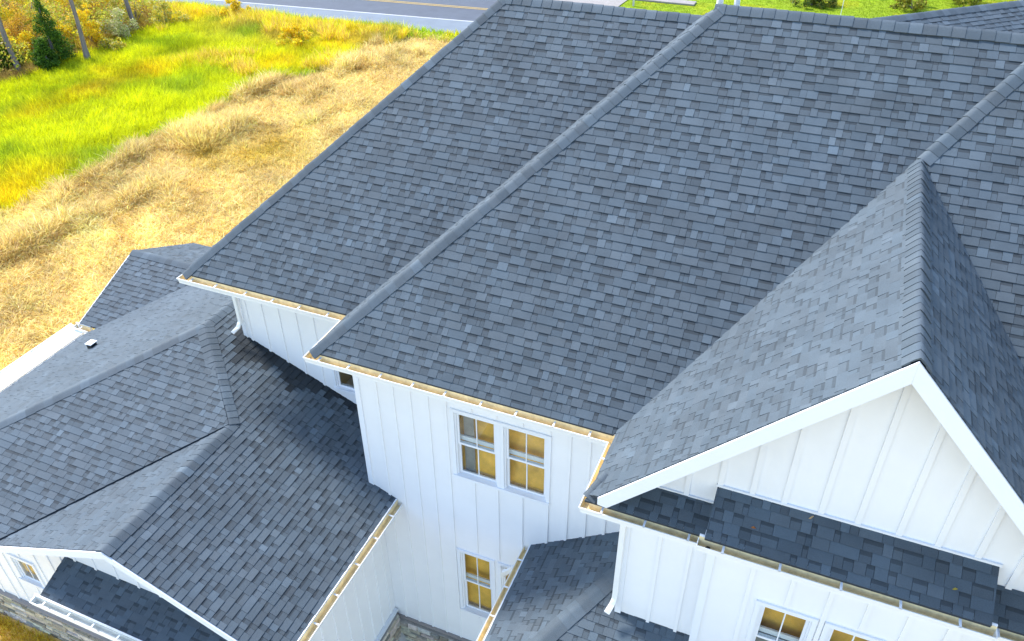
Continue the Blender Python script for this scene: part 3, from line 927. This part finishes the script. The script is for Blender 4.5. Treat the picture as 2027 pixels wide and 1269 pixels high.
# ------------------------------------------------------------------ shingles: the 300 that show largest are pieces, the rest one field
bvh = BVHTree.FromPolygons(BVH_V, BVH_F)
cand = []
for i, (so, VV, FF, TT) in enumerate(ALL_TABS):
    if so is None: continue
    c = sum((v for v in VV[:4]), Vector()) / min(4, len(VV[:4]))
    p = project(c)
    if p[2] < .5 or not (10 < p[0] < 2017 and 10 < p[1] < 1259): continue
    f = FF[0]
    pts = [project(VV[k])[:2] for k in f]
    ar = abs(sum(pts[k][0] * pts[(k + 1) % len(pts)][1] - pts[(k + 1) % len(pts)][0] * pts[k][1] for k in range(len(pts)))) / 2
    cand.append((ar, i, c))
cand.sort(key=lambda t: -t[0])
picked = set()
for ar, i, c in cand:
    d = CAM - c; L = d.length; d.normalize()
    c2 = c + Vector((0, 0, .06)) + d * .03
    hit = bvh.ray_cast(c2, d, L)
    if hit[0] is not None: continue
    picked.add(i)
    if len(picked) >= 300: break
BV, BF, BT = [], [], []
for i, (so, VV, FF, TT) in enumerate(ALL_TABS):
    if i in picked:
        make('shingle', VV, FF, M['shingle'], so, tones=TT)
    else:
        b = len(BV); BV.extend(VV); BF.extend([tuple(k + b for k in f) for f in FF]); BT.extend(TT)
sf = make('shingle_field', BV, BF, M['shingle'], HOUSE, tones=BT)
sf['kind'] = 'stuff'

# ------------------------------------------------------------------ grass
def in_view(x, y, z=GZ, m=60):
    d = np.stack([x - CAM.x, y - CAM.y, np.full_like(x, z - CAM.z)], 1)
    zz = -d @ np.array(RZ)
    px = 1013.5 + 1589.67 * (d @ np.array(RX)) / zz; py = 634.5 - 1589.67 * (d @ np.array(RY)) / zz
    return (zz > 1) & (px > -m) & (px < 2027 + m) & (py > -m) & (py < 1269 + m)

def blades(name, x, y, length, lean, width, col, label, cat, az=None, droop=.35):
    n = len(x)
    az = NPR.uniform(0, 2 * math.pi, n) if az is None else az
    face = NPR.uniform(0, math.pi, n)
    wx, wy = np.cos(face) * width / 2, np.sin(face) * width / 2
    dx, dy = np.cos(az) * np.sin(lean), np.sin(az) * np.sin(lean)
    dz = np.cos(lean)
    z0 = ground_z(x, y) - .02
    b = np.stack([x, y, z0], 1)
    m1 = b + np.stack([dx, dy, dz], 1) * (length * .55)[:, None]
    t1 = m1 + np.stack([dx * (1 + droop), dy * (1 + droop), dz * (1 - droop)], 1) * (length * .45)[:, None]
    w = np.stack([wx, wy, np.zeros(n)], 1)
    V = np.empty((n, 5, 3), np.float32)
    V[:, 0] = b - w; V[:, 1] = b + w; V[:, 2] = m1 + w * .8; V[:, 3] = m1 - w * .8; V[:, 4] = t1
    me = bpy.data.meshes.new(name)
    me.vertices.add(n * 5); me.vertices.foreach_set('co', V.ravel())
    base = (np.arange(n) * 5)[:, None]
    loops = (base + np.array([0, 1, 2, 3, 3, 2, 4])).astype(np.int32)
    me.loops.add(n * 7); me.loops.foreach_set('vertex_index', loops.ravel())
    starts = (np.arange(n)[:, None] * 7 + np.array([0, 4])).astype(np.int32)
    me.polygons.add(n * 2); me.polygons.foreach_set('loop_start', starts.ravel())
    me.update(calc_edges=True)
    a = me.attributes.new('tone', 'FLOAT_COLOR', 'FACE')
    t = np.ones((n, 2, 4), np.float32); t[:, :, :3] = np.clip(col, 0, .95)[:, None, :]
    t[:, 1, :3] = np.clip(t[:, 1, :3] * 1.12, 0, .95)
    a.data.foreach_set('color', t.ravel())
    me.materials.append(M['grass'])
    o = bpy.data.objects.new(name, me); COL.objects.link(o)
    tag(o, label, cat, kind='stuff')
    return o

def scatter(n, x0, x1, y0, y1, tuft=0, rad=.14):
    if tuft:
        m = n // tuft
        cx = NPR.uniform(x0, x1, m); cy = NPR.uniform(y0, y1, m)
        rr_ = rad * NPR.uniform(.5, 1.6, m)
        x = np.repeat(cx, tuft); y = np.repeat(cy, tuft)
        dx = NPR.normal(0, 1, len(x)) * np.repeat(rr_, tuft); dy = NPR.normal(0, 1, len(x)) * np.repeat(rr_, tuft)
        tone = np.repeat(NPR.uniform(.62, 1.25, m), tuft); hgt = np.repeat(NPR.uniform(.6, 1.5, m), tuft)
        az = np.arctan2(dy, dx)
        k = in_view(x + dx, y + dy)
        return (x + dx)[k], (y + dy)[k], tone[k], hgt[k], az[k]
    x = NPR.uniform(x0, x1, n); y = NPR.uniform(y0, y1, n)
    k = in_view(x, y)
    return x[k], y[k]

# straw: matted dry grass with taller mounds and shaggy tufts
x, y, tn, hg, ta = scatter(620000, -31, -10, -2, 43, tuft=26, rad=.17)
k = (straw_edge(x, y) > -.3) & (y < road_near(x) - 1.2) & ((x < -15.3) | (y > 13)) & ~((x > xA) & (y < 13))
x, y, tn, hg, ta = x[k], y[k], tn[k], hg[k], ta[k]
mound = np.clip(fbm(x, y, .75, 61) * 1.5 - .1, 0, 1) * np.clip(1.25 - np.abs(straw_edge(x, y) - 2.0) / 5, .10, 1)
n = len(x)
c = zone_color(x, y) * (NPR.uniform(.62, 1.25, n) * (.38 + .65 * tn))[:, None]
c[:, 2] *= NPR.uniform(.6, 1.25, n)
blades('dry_straw_grass', x, y, (NPR.uniform(.16, .42, n) + mound * .7) * hg, NPR.uniform(.45, 1.35, n) - mound * .5, NPR.uniform(.014, .042, n), c,
       'pale golden dry grass matted beside the house', 'grass', az=ta + NPR.normal(0, .7, n) + .5 * fbm(x, y, .4, 64), droop=.55)
# tall yellow-green grass
x, y, tn, hg, ta = scatter(480000, -48, -26, 3, 43, tuft=22, rad=.13)
k = (straw_edge(x, y) < .4) & (wood_edge(x, y) > -1.2) & (y < road_near(x) - .4)
x, y, tn, hg, ta = x[k], y[k], tn[k], hg[k], ta[k]; n = len(x)
c = zone_color(x, y) * (NPR.uniform(.75, 1.25, n) * (.4 + .6 * tn))[:, None]
tall = .75 + .35 * fbm(x, y, .6, 71)
flow = 2.4 + fbm(x, y, .25, 72) * 1.4
blades('tall_yellow_green_grass', x, y, NPR.uniform(.4, .95, n) * tall * (.4 + .6 * hg), np.abs(NPR.normal(.5, .25, n)), NPR.uniform(.014, .036, n), c,
       'tall bright yellow-green grass band between straw and trees', 'grass', az=np.where(NPR.random(n) < .5, ta, flow) + NPR.normal(0, .4, n))
# rough brown and gold stalks near the road
x, y, tn, hg, ta = scatter(150000, -46, -24, 30, 43, tuft=24, rad=.2)
k = (straw_edge(x, y) < .6) & (wood_edge(x, y) > -1.0) & (y < road_near(x) - .5) & (fbm(x, y, .6, 91) + (y - 34) * .05 > .35) & (y < road_near(x) - 1.4)
x, y, tn, hg, ta = x[k], y[k], tn[k], hg[k], ta[k]; n = len(x)
pal = np.array([(.85, .58, .10), (.70, .48, .14), (.95, .76, .02), (.70, .70, .03), (.92, .66, .04)])
pi_ = (np.floor((tn - .62) / .63 * 4.99)).astype(int).clip(0, 4)
c = pal[pi_] * NPR.uniform(.65, 1.3, n)[:, None]
blades('golden_brown_stalks', x, y, NPR.uniform(.4, 1.0, n) * hg, np.abs(NPR.normal(.35, .2, n)), NPR.uniform(.014, .04, n), c,
       'golden brown weed stalks between the grass and the road', 'weeds', az=ta)
# green weeds along the road and at the straw edge
x, y = scatter(120000, -60, -20, 20, 47)
rn = road_near(x)
k = (np.abs(y - (rn - .9)) < 1.0) & (fbm(x, y, .8, 77) > -.35)
k |= (np.abs(straw_edge(x, y) + .2) < .5) & (fbm(x, y, .7, 78) > .05) & (y < rn - 1)
x, y = x[k], y[k]; n = len(x)
c = (GREEN + np.clip(fbm(x, y, 1.1, 79), 0, 1)[:, None] * (YEL - GREEN) * .7) * NPR.uniform(.7, 1.35, n)[:, None]
blades('roadside_green_weeds', x, y, NPR.uniform(.25, .6, n), np.abs(NPR.normal(.4, .25, n)), NPR.uniform(.03, .07, n), c,
       'fresh green weeds along the road edge and straw margin', 'weeds')
# loose leaves and saplings filling the wood between the shrubs
x, y = scatter(90000, -66, -40.5, 20, 44)
k = (wood_edge(x, y) < -.8) & (y < road_near(x) - 1.5) & (fbm(x, y, .9, 95) > -.15)
x, y = x[k], y[k]; n = len(x)
FOLX, FOLY = x, y
# rough ground under the trees
x, y = scatter(160000, -70, -40, 18, 46)
k = (wood_edge(x, y) < .3) & (y < road_near(x) - .3)
x, y = x[k], y[k]; n = len(x)
c = zone_color(x, y) * NPR.uniform(.5, 1.4, n)[:, None]
blades('woodland_undergrowth', x, y, NPR.uniform(.25, .8, n), np.abs(NPR.normal(.6, .3, n)), NPR.uniform(.02, .07, n), c,
       'brown and yellow undergrowth beneath the trees', 'undergrowth')
# mown lawn
x, y = scatter(60000, -16, 14, 50, 70)
n = len(x)
c = zone_color(x, y) * NPR.uniform(.75, 1.2, n)[:, None]
k = ~((x > -14.4) & (x < -9.2) & (y > 55.4) & (y < 56.8)) & (y > road_near(np.minimum(x, -8)) * 0 + 50)
blades('mown_lawn', x[k], y[k], NPR.uniform(.05, .12, k.sum()), np.abs(NPR.normal(.4, .3, k.sum())), NPR.uniform(.03, .06, k.sum()), c[k],
       'mown green lawn beyond the main roof ridge', 'lawn')
# grass by the stone plinth
x = NPR.uniform(-14, -9.6, 9000); y = NPR.uniform(-2.6, -1.72, 9000)
k = fbm(x, y, 1.5, 81) + (y + 2.0) * 1.6 > -.1
x, y = x[k], y[k]; n = len(x)
c = (np.array((.70, .56, .05)) + NPR.uniform(0, 1, n)[:, None] * np.array((.2, .02, .02))) * NPR.uniform(.6, 1.3, n)[:, None]
blades('plinth_grass', x, y, NPR.uniform(.08, .28, n), np.abs(NPR.normal(.5, .3, n)), NPR.uniform(.008, .016, n), c,
       'thin yellowing grass at the foot of the stone plinth', 'grass')

# ------------------------------------------------------------------ trees and shrubs
def leaves(name, centers, radii, n, size, cols, parent, seed, flat=1.0, shell=.35):
    r = np.random.default_rng(seed)
    centers = np.asarray(centers, float); radii = np.asarray(radii, float)
    w = radii.prod(1) ** (2 / 3); w = w / w.sum()
    ci = r.choice(len(centers), n, p=w)
    d = r.normal(size=(n, 3)); d /= np.linalg.norm(d, axis=1)[:, None]
    rad = (r.random(n) * (1 - shell) + shell) ** .6
    p = centers[ci] + d * radii[ci] * rad[:, None]
    p += r.normal(size=(n, 3)) * size * .8
    a = r.normal(size=(n, 3)); a[:, 2] *= flat; a /= np.linalg.norm(a, axis=1)[:, None]
    b = np.cross(a, r.normal(size=(n, 3))); b /= np.linalg.norm(b, axis=1)[:, None]
    s = size * r.uniform(.6, 1.4, n)[:, None]
    V = np.stack([p - a * s, p + b * s * .6, p + a * s, p - b * s * .6], 1).astype(np.float32)
    cols = np.asarray(cols, float)
    c = cols[r.choice(len(cols), n)] * r.uniform(.7, 1.3, n)[:, None]
    me = bpy.data.meshes.new(name)
    me.vertices.add(n * 4); me.vertices.foreach_set('co', V.ravel())
    me.loops.add(n * 4); me.loops.foreach_set('vertex_index', np.arange(n * 4, dtype=np.int32))
    me.polygons.add(n); me.polygons.foreach_set('loop_start', (np.arange(n) * 4).astype(np.int32))
    me.update(calc_edges=True)
    at = me.attributes.new('tone', 'FLOAT_COLOR', 'FACE')
    t = np.ones((n, 4), np.float32); t[:, :3] = np.clip(c, 0, .95); at.data.foreach_set('color', t.ravel())
    me.materials.append(M['leaf'])
    o = bpy.data.objects.new(name, me); COL.objects.link(o); attach(o, parent)
    return o

def limb(name, pts, r0, r1, parent, seg=8, seed=0):
    rr = random.Random(seed)
    V, F = [], []
    pts = [Vector(p) for p in pts]
    n = len(pts)
    for i, p in enumerate(pts):
        d = (pts[min(i + 1, n - 1)] - pts[max(i - 1, 0)]).normalized()
        a = d.cross(Vector((0, 1, 0.1))).normalized(); b = d.cross(a).normalized()
        r = r0 + (r1 - r0) * i / (n - 1)
        if i == 0: r *= 1.35
        for s in range(seg):
            t = 2 * math.pi * s / seg
            k = r * rr.uniform(.88, 1.12)
            V.append(p + a * math.cos(t) * k + b * math.sin(t) * k)
    for i in range(n - 1):
        for s in range(seg):
            s2 = (s + 1) % seg
            F.append((i * seg + s, i * seg + s2, (i + 1) * seg + s2, (i + 1) * seg + s))
    F.append(tuple(range((n - 1) * seg, n * seg)))
    return make(name, V, F, M['bark'], parent, smooth=True)

YC = [(.90, .60, .015), (.80, .52, .01), (.92, .70, .03), (.70, .52, .03), (.55, .52, .03)]
def broad_tree(x, y, h, r, label, seed, cols=YC, twin=False):
    t = thing('autumn_tree', label, 'tree', (x, y, GZ), 'trees at the wood edge')
    rr = random.Random(seed)
    pts = []
    lx, ly = rr.uniform(-.04, .04), rr.uniform(-.04, .04)
    for i in range(9):
        k = i / 8
        pts.append((x + lx * h * k + .08 * math.sin(k * 7 + seed), y + ly * h * k + .06 * math.cos(k * 6), GZ - .1 + h * k * .92))
    limb('trunk', pts, r, r * .35, t, seed=seed)
    if twin:
        limb('trunk', [(p[0] + .30 - .2 * i / 8, p[1] - .2, p[2] - .02 * i) for i, p in enumerate(pts[:7])], r * .6, r * .3, t, seed=seed + 3)
    cs, rs = [], []
    for i in range(9):
        a = rr.uniform(0, 6.28); z = rr.uniform(.55, .98) * h
        q = rr.uniform(.4, 1.7)
        c = Vector((x + math.cos(a) * q, y + math.sin(a) * q, GZ + z))
        cs.append(c); rs.append((rr.uniform(.5, 1.0), rr.uniform(.5, 1.0), rr.uniform(.35, .7)))
        limb('branch', [pts[5 + (i % 3)], (Vector(pts[5 + (i % 3)]) + c) / 2 + Vector((0, 0, .15)), c], r * .22, .015, t, seg=5, seed=i)
    leaves('crown', cs, rs, 4200, .075, cols, t, seed + 50)
    return t

broad_tree(-43.49, 25.43, 8.6, .17, 'bare grey trunk with yellow crown, leftmost at the wood edge beside a dark cedar', 3)
broad_tree(-41.59, 28.83, 8.0, .16, 'grey trunk standing just right of the tall pointed cedar', 5)
broad_tree(-43.66, 35.00, 9.0, .16, 'twin-stemmed grey trunk nearest the road at the wood edge', 9, twin=True)
broad_tree(-51.5, 31.0, 8.5, .18, 'yellow tree further back, behind the pointed cedar', 12)
broad_tree(-50.0, 36.5, 8.5, .17, 'yellow tree at the back of the wood close to the road', 15)
broad_tree(-54.5, 27.5, 8.5, .18, 'orange-brown tree in the far top left corner', 17, cols=[(.5, .26, .03), (.55, .33, .03), (.45, .32, .05)])

def cedar(x, y, h, rad, label, seed):
    t = thing('cedar_tree', label, 'tree', (x, y, GZ), 'cedars at the wood edge')
    limb('trunk', [(x, y, GZ - .1), (x + .03, y, GZ + h * .5), (x, y, GZ + h * .97)], .10, .015, t, seed=seed)
    r = np.random.default_rng(seed)
    cs, rs = [], []
    for i in range(70):
        k = (i + .5) / 70
        z = .12 + k * .86
        rr_ = rad * (1 - z) ** .8 * r.uniform(.25, 1.3)
        a = r.uniform(0, 6.28)
        cs.append((x + math.cos(a) * rr_ * .75, y + math.sin(a) * rr_ * .75, GZ + h * z)); s = .10 + .30 * rad * (1 - z)
        rs.append((s, s, s * .8))
    cs.append((x, y, GZ + h * .96)); rs.append((.07, .07, .28))
    leaves('crown', cs, rs, 9000, .05, [(.07, .17, .015), (.05, .13, .012), (.10, .22, .02), (.035, .09, .012), (.13, .24, .02)], t, seed + 1, shell=.1)
cedar(-43.0, 27.75, 4.1, 1.25, 'tall pointed dark green cedar between the two grey trunks', 21)
cedar(-45.0, 25.7, 2.6, 1.7, 'low dark green cedar behind the leftmost trunk', 22)
cedar(-42.6, 26.8, 1.8, .9, 'small bushy cedar at the foot of the tall pointed cedar', 23)

def shrub(x, y, h, r, label, seed, cols, n=1500, size=.07, name='autumn_shrub', group='shrubs under the trees'):
    t = thing(name, label, 'shrub', (x, y, GZ), group)
    rr = random.Random(seed)
    cs, rs = [], []
    for i in range(16):
        a = rr.uniform(0, 6.28); q = r * rr.uniform(.1, 1.15)
        c = (x + math.cos(a) * q, y + math.sin(a) * q, GZ + h * rr.uniform(.15, 1.05) * (1.15 - .5 * q / r))
        cs.append(c); s = r * rr.uniform(.12, .38); rs.append((s * rr.uniform(.7, 1.4), s * rr.uniform(.7, 1.4), s * rr.uniform(.6, 1.1)))
        if i > 6: continue
        limb('stem', [(x + rr.uniform(-.1, .1), y + rr.uniform(-.1, .1), GZ - .05), ((x + c[0]) / 2, (y + c[1]) / 2, GZ + h * .4), c], .025, .008, t, seg=4, seed=i)
    leaves('foliage', cs, rs, n, size, cols, t, seed + 7, shell=.2)
OCH = [(.80, .48, .04), (.72, .42, .07), (.85, .58, .06), (.6, .38, .08)]
MIXC = [(.60, .52, .06), (.42, .48, .06), (.75, .56, .05), (.6, .54, .2)]
PALE = [(.60, .56, .28), (.48, .52, .2), (.40, .44, .1), (.62, .56, .36)]
sh = [(-43.4, 31.2, 2.4, 1.2, YC, 'bright golden shrub right of the second grey trunk'),
      (-46.2, 27.3, 2.0, 1.2, YC, 'golden shrub between the leftmost trunk and the tall cedar'),
      (-47.5, 29.5, 2.4, 1.5, OCH, 'ochre shrub directly behind the tall cedar'),
      (-45.6, 30.0, 2.4, 1.2, YC, 'yellow shrub between cedar and second trunk'),
      (-46.6, 33.2, 2.6, 1.5, MIXC, 'olive green shrub behind the golden shrub'),
      (-43.2, 33.4, 1.5, 1.3, PALE, 'pale grey-green tangled shrub left of the twin trunk'),
      (-45.0, 36.4, 2.2, 1.4, MIXC, 'olive shrub behind the twin trunk by the road'),
      (-42.3, 36.6, 1.6, 1.1, MIXC, 'small olive shrub right of the twin trunk'),
      (-49.8, 27.0, 2.8, 1.6, OCH, 'ochre shrub at the far left edge behind the low cedar'),
      (-50.5, 31.5, 3.0, 1.7, YC, 'large yellow shrub far behind the tall cedar'),
      (-48.3, 35.6, 2.8, 1.6, YC, 'large yellow shrub at the back near the road'),
      (-53.5, 30.0, 3.2, 1.9, OCH, 'ochre shrub in the top left corner'),
      (-52.5, 34.4, 3.0, 1.8, MIXC, 'olive shrub at the top edge of the wood'),
      (-47.2, 25.6, 1.5, 1.1, PALE, 'pale shrub at the left edge below the ochre ones'),
      (-41.6, 30.7, 1.0, .9, MIXC, 'low olive shrub on the grass side of the second trunk'),
      (-38.8, 39.8, 1.5, .9, YC, 'yellow-plumed bush standing out against the road'),
      (-31.3, 36.4, 1.2, 1.1, YC, 'yellow bush at the top end of the straw band')]
for i, (x, y, h, r, cols, lab) in enumerate(sh):
    shrub(x, y, h, r, lab, 300 + i, cols, n=2600, size=.065)
G2 = [(.10, .16, .02), (.14, .18, .03), (.22, .20, .03)]
shrub(-1.3, 59.2, 1.5, 1.3, 'dark round bush on the lawn beyond the main ridge', 401, G2, 2600, .09, 'lawn_bush', 'bushes on the far lawn')
shrub(5.75, 60.8, 1.3, 1.3, 'olive bush above the rear wing ridge', 402, [(.3, .26, .03), (.24, .26, .03)], 2000, .09, 'lawn_bush', 'bushes on the far lawn')
shrub(9.0, 64.0, 1.4, 1.6, 'broad bush near the right corner behind the rear wing', 403, [(.3, .28, .03), (.18, .22, .03)], 2400, .09, 'lawn_bush', 'bushes on the far lawn')
shrub(2.6, 64.5, 1.4, 1.5, 'bush cut by the top edge between two others', 404, G2, 2200, .09, 'lawn_bush', 'bushes on the far lawn')

# leafy understorey that reads as one mass between the trunks
def understorey():
    x, y = FOLX, FOLY; n = len(x)
    hmax = np.clip(1.3 + 1.6 * fbm(x, y, .8, 96), .2, 3.2)
    z = GZ + hmax * NPR.random(n) ** .6
    pal = np.array([(.90, .60, .02), (.80, .46, .04), (.62, .58, .05), (.45, .50, .06), (.55, .36, .10), (.95, .74, .03), (.58, .52, .26)])
    zone = fbm(x, y, .45, 97) * 2.2 + NPR.normal(0, .9, n) + 3
    c = pal[np.floor(zone).astype(int).clip(0, 6)] * NPR.uniform(.6, 1.25, n)[:, None]
    a = NPR.normal(size=(n, 3)); a /= np.linalg.norm(a, axis=1)[:, None]
    b = np.cross(a, NPR.normal(size=(n, 3))); b /= np.linalg.norm(b, axis=1)[:, None]
    s = NPR.uniform(.04, .11, n)[:, None]; p = np.stack([x, y, z], 1)
    V = np.stack([p - a * s, p + b * s * .6, p + a * s, p - b * s * .6], 1).astype(np.float32)
    me = bpy.data.meshes.new('understorey_leaves')
    me.vertices.add(n * 4); me.vertices.foreach_set('co', V.ravel())
    me.loops.add(n * 4); me.loops.foreach_set('vertex_index', np.arange(n * 4, dtype=np.int32))
    me.polygons.add(n); me.polygons.foreach_set('loop_start', (np.arange(n) * 4).astype(np.int32))
    me.update(calc_edges=True)
    at = me.attributes.new('tone', 'FLOAT_COLOR', 'FACE')
    t = np.ones((n, 4), np.float32); t[:, :3] = np.clip(c, 0, .95); at.data.foreach_set('color', t.ravel())
    me.materials.append(M['leaf'])
    o = bpy.data.objects.new('understorey_leaves', me); COL.objects.link(o)
    tag(o, 'yellow and olive understorey leaves filling the wood between the trunks', 'undergrowth', kind='stuff')
understorey()

# posts on the far lawn
p1 = tube('white_post', [(-13.6, 54.0, GZ), (-13.6, 54.0, GZ + 1.3)], .06, .06, M['paint_w'], None)
tag(p1, 'short white post standing on the lawn behind the left ridge', 'post')
p2 = tube('thin_pole', [(.95, 56.5, GZ), (.95, 56.5, GZ + 1.6)], .025, .025, M['bracket'], None, seg=6)
tag(p2, 'thin grey pole on the lawn beside the dark round bush', 'pole')

# a few fallen leaves and twigs on the roof
def litter(name, pl, x, y, col, label, up=.0, s=.035):
    p = P(pl, x, y) + Vector((0, 0, .03))
    V = [p + Vector((-s, -.2 * s, 0)), p + Vector((0, -.45 * s, .01 + up * .3)), p + Vector((s, .1 * s, up)), p + Vector((0, .5 * s, .012 + up * .4)),
         p + Vector((-s, -.2 * s, -.005)), p + Vector((0, -.45 * s, .004)), p + Vector((s, .1 * s, up - .006)), p + Vector((0, .5 * s, .005))]
    F = [(0, 1, 2, 3), (4, 7, 6, 5), (0, 4, 5, 1), (1, 5, 6, 2), (2, 6, 7, 3), (3, 7, 4, 0)]
    o = make(name, V, F, M['leaf'], None, tones=[col] * 6)
    tag(o, label, 'leaf')
litter('fallen_leaf', SHD, 2.28, .12, (.55, .22, .05), 'small orange leaf lying on the left half of the shed roof', s=.03)
litter('fallen_leaf', SHD, 4.62, .10, (.55, .45, .08), 'small yellow leaf lying on the right half of the shed roof', .02, s=.028)
litter('fallen_leaf', SHD, 2.92, .38, (.5, .36, .2), 'tan leaf stuck upright near the top of the shed roof', .06, s=.025)
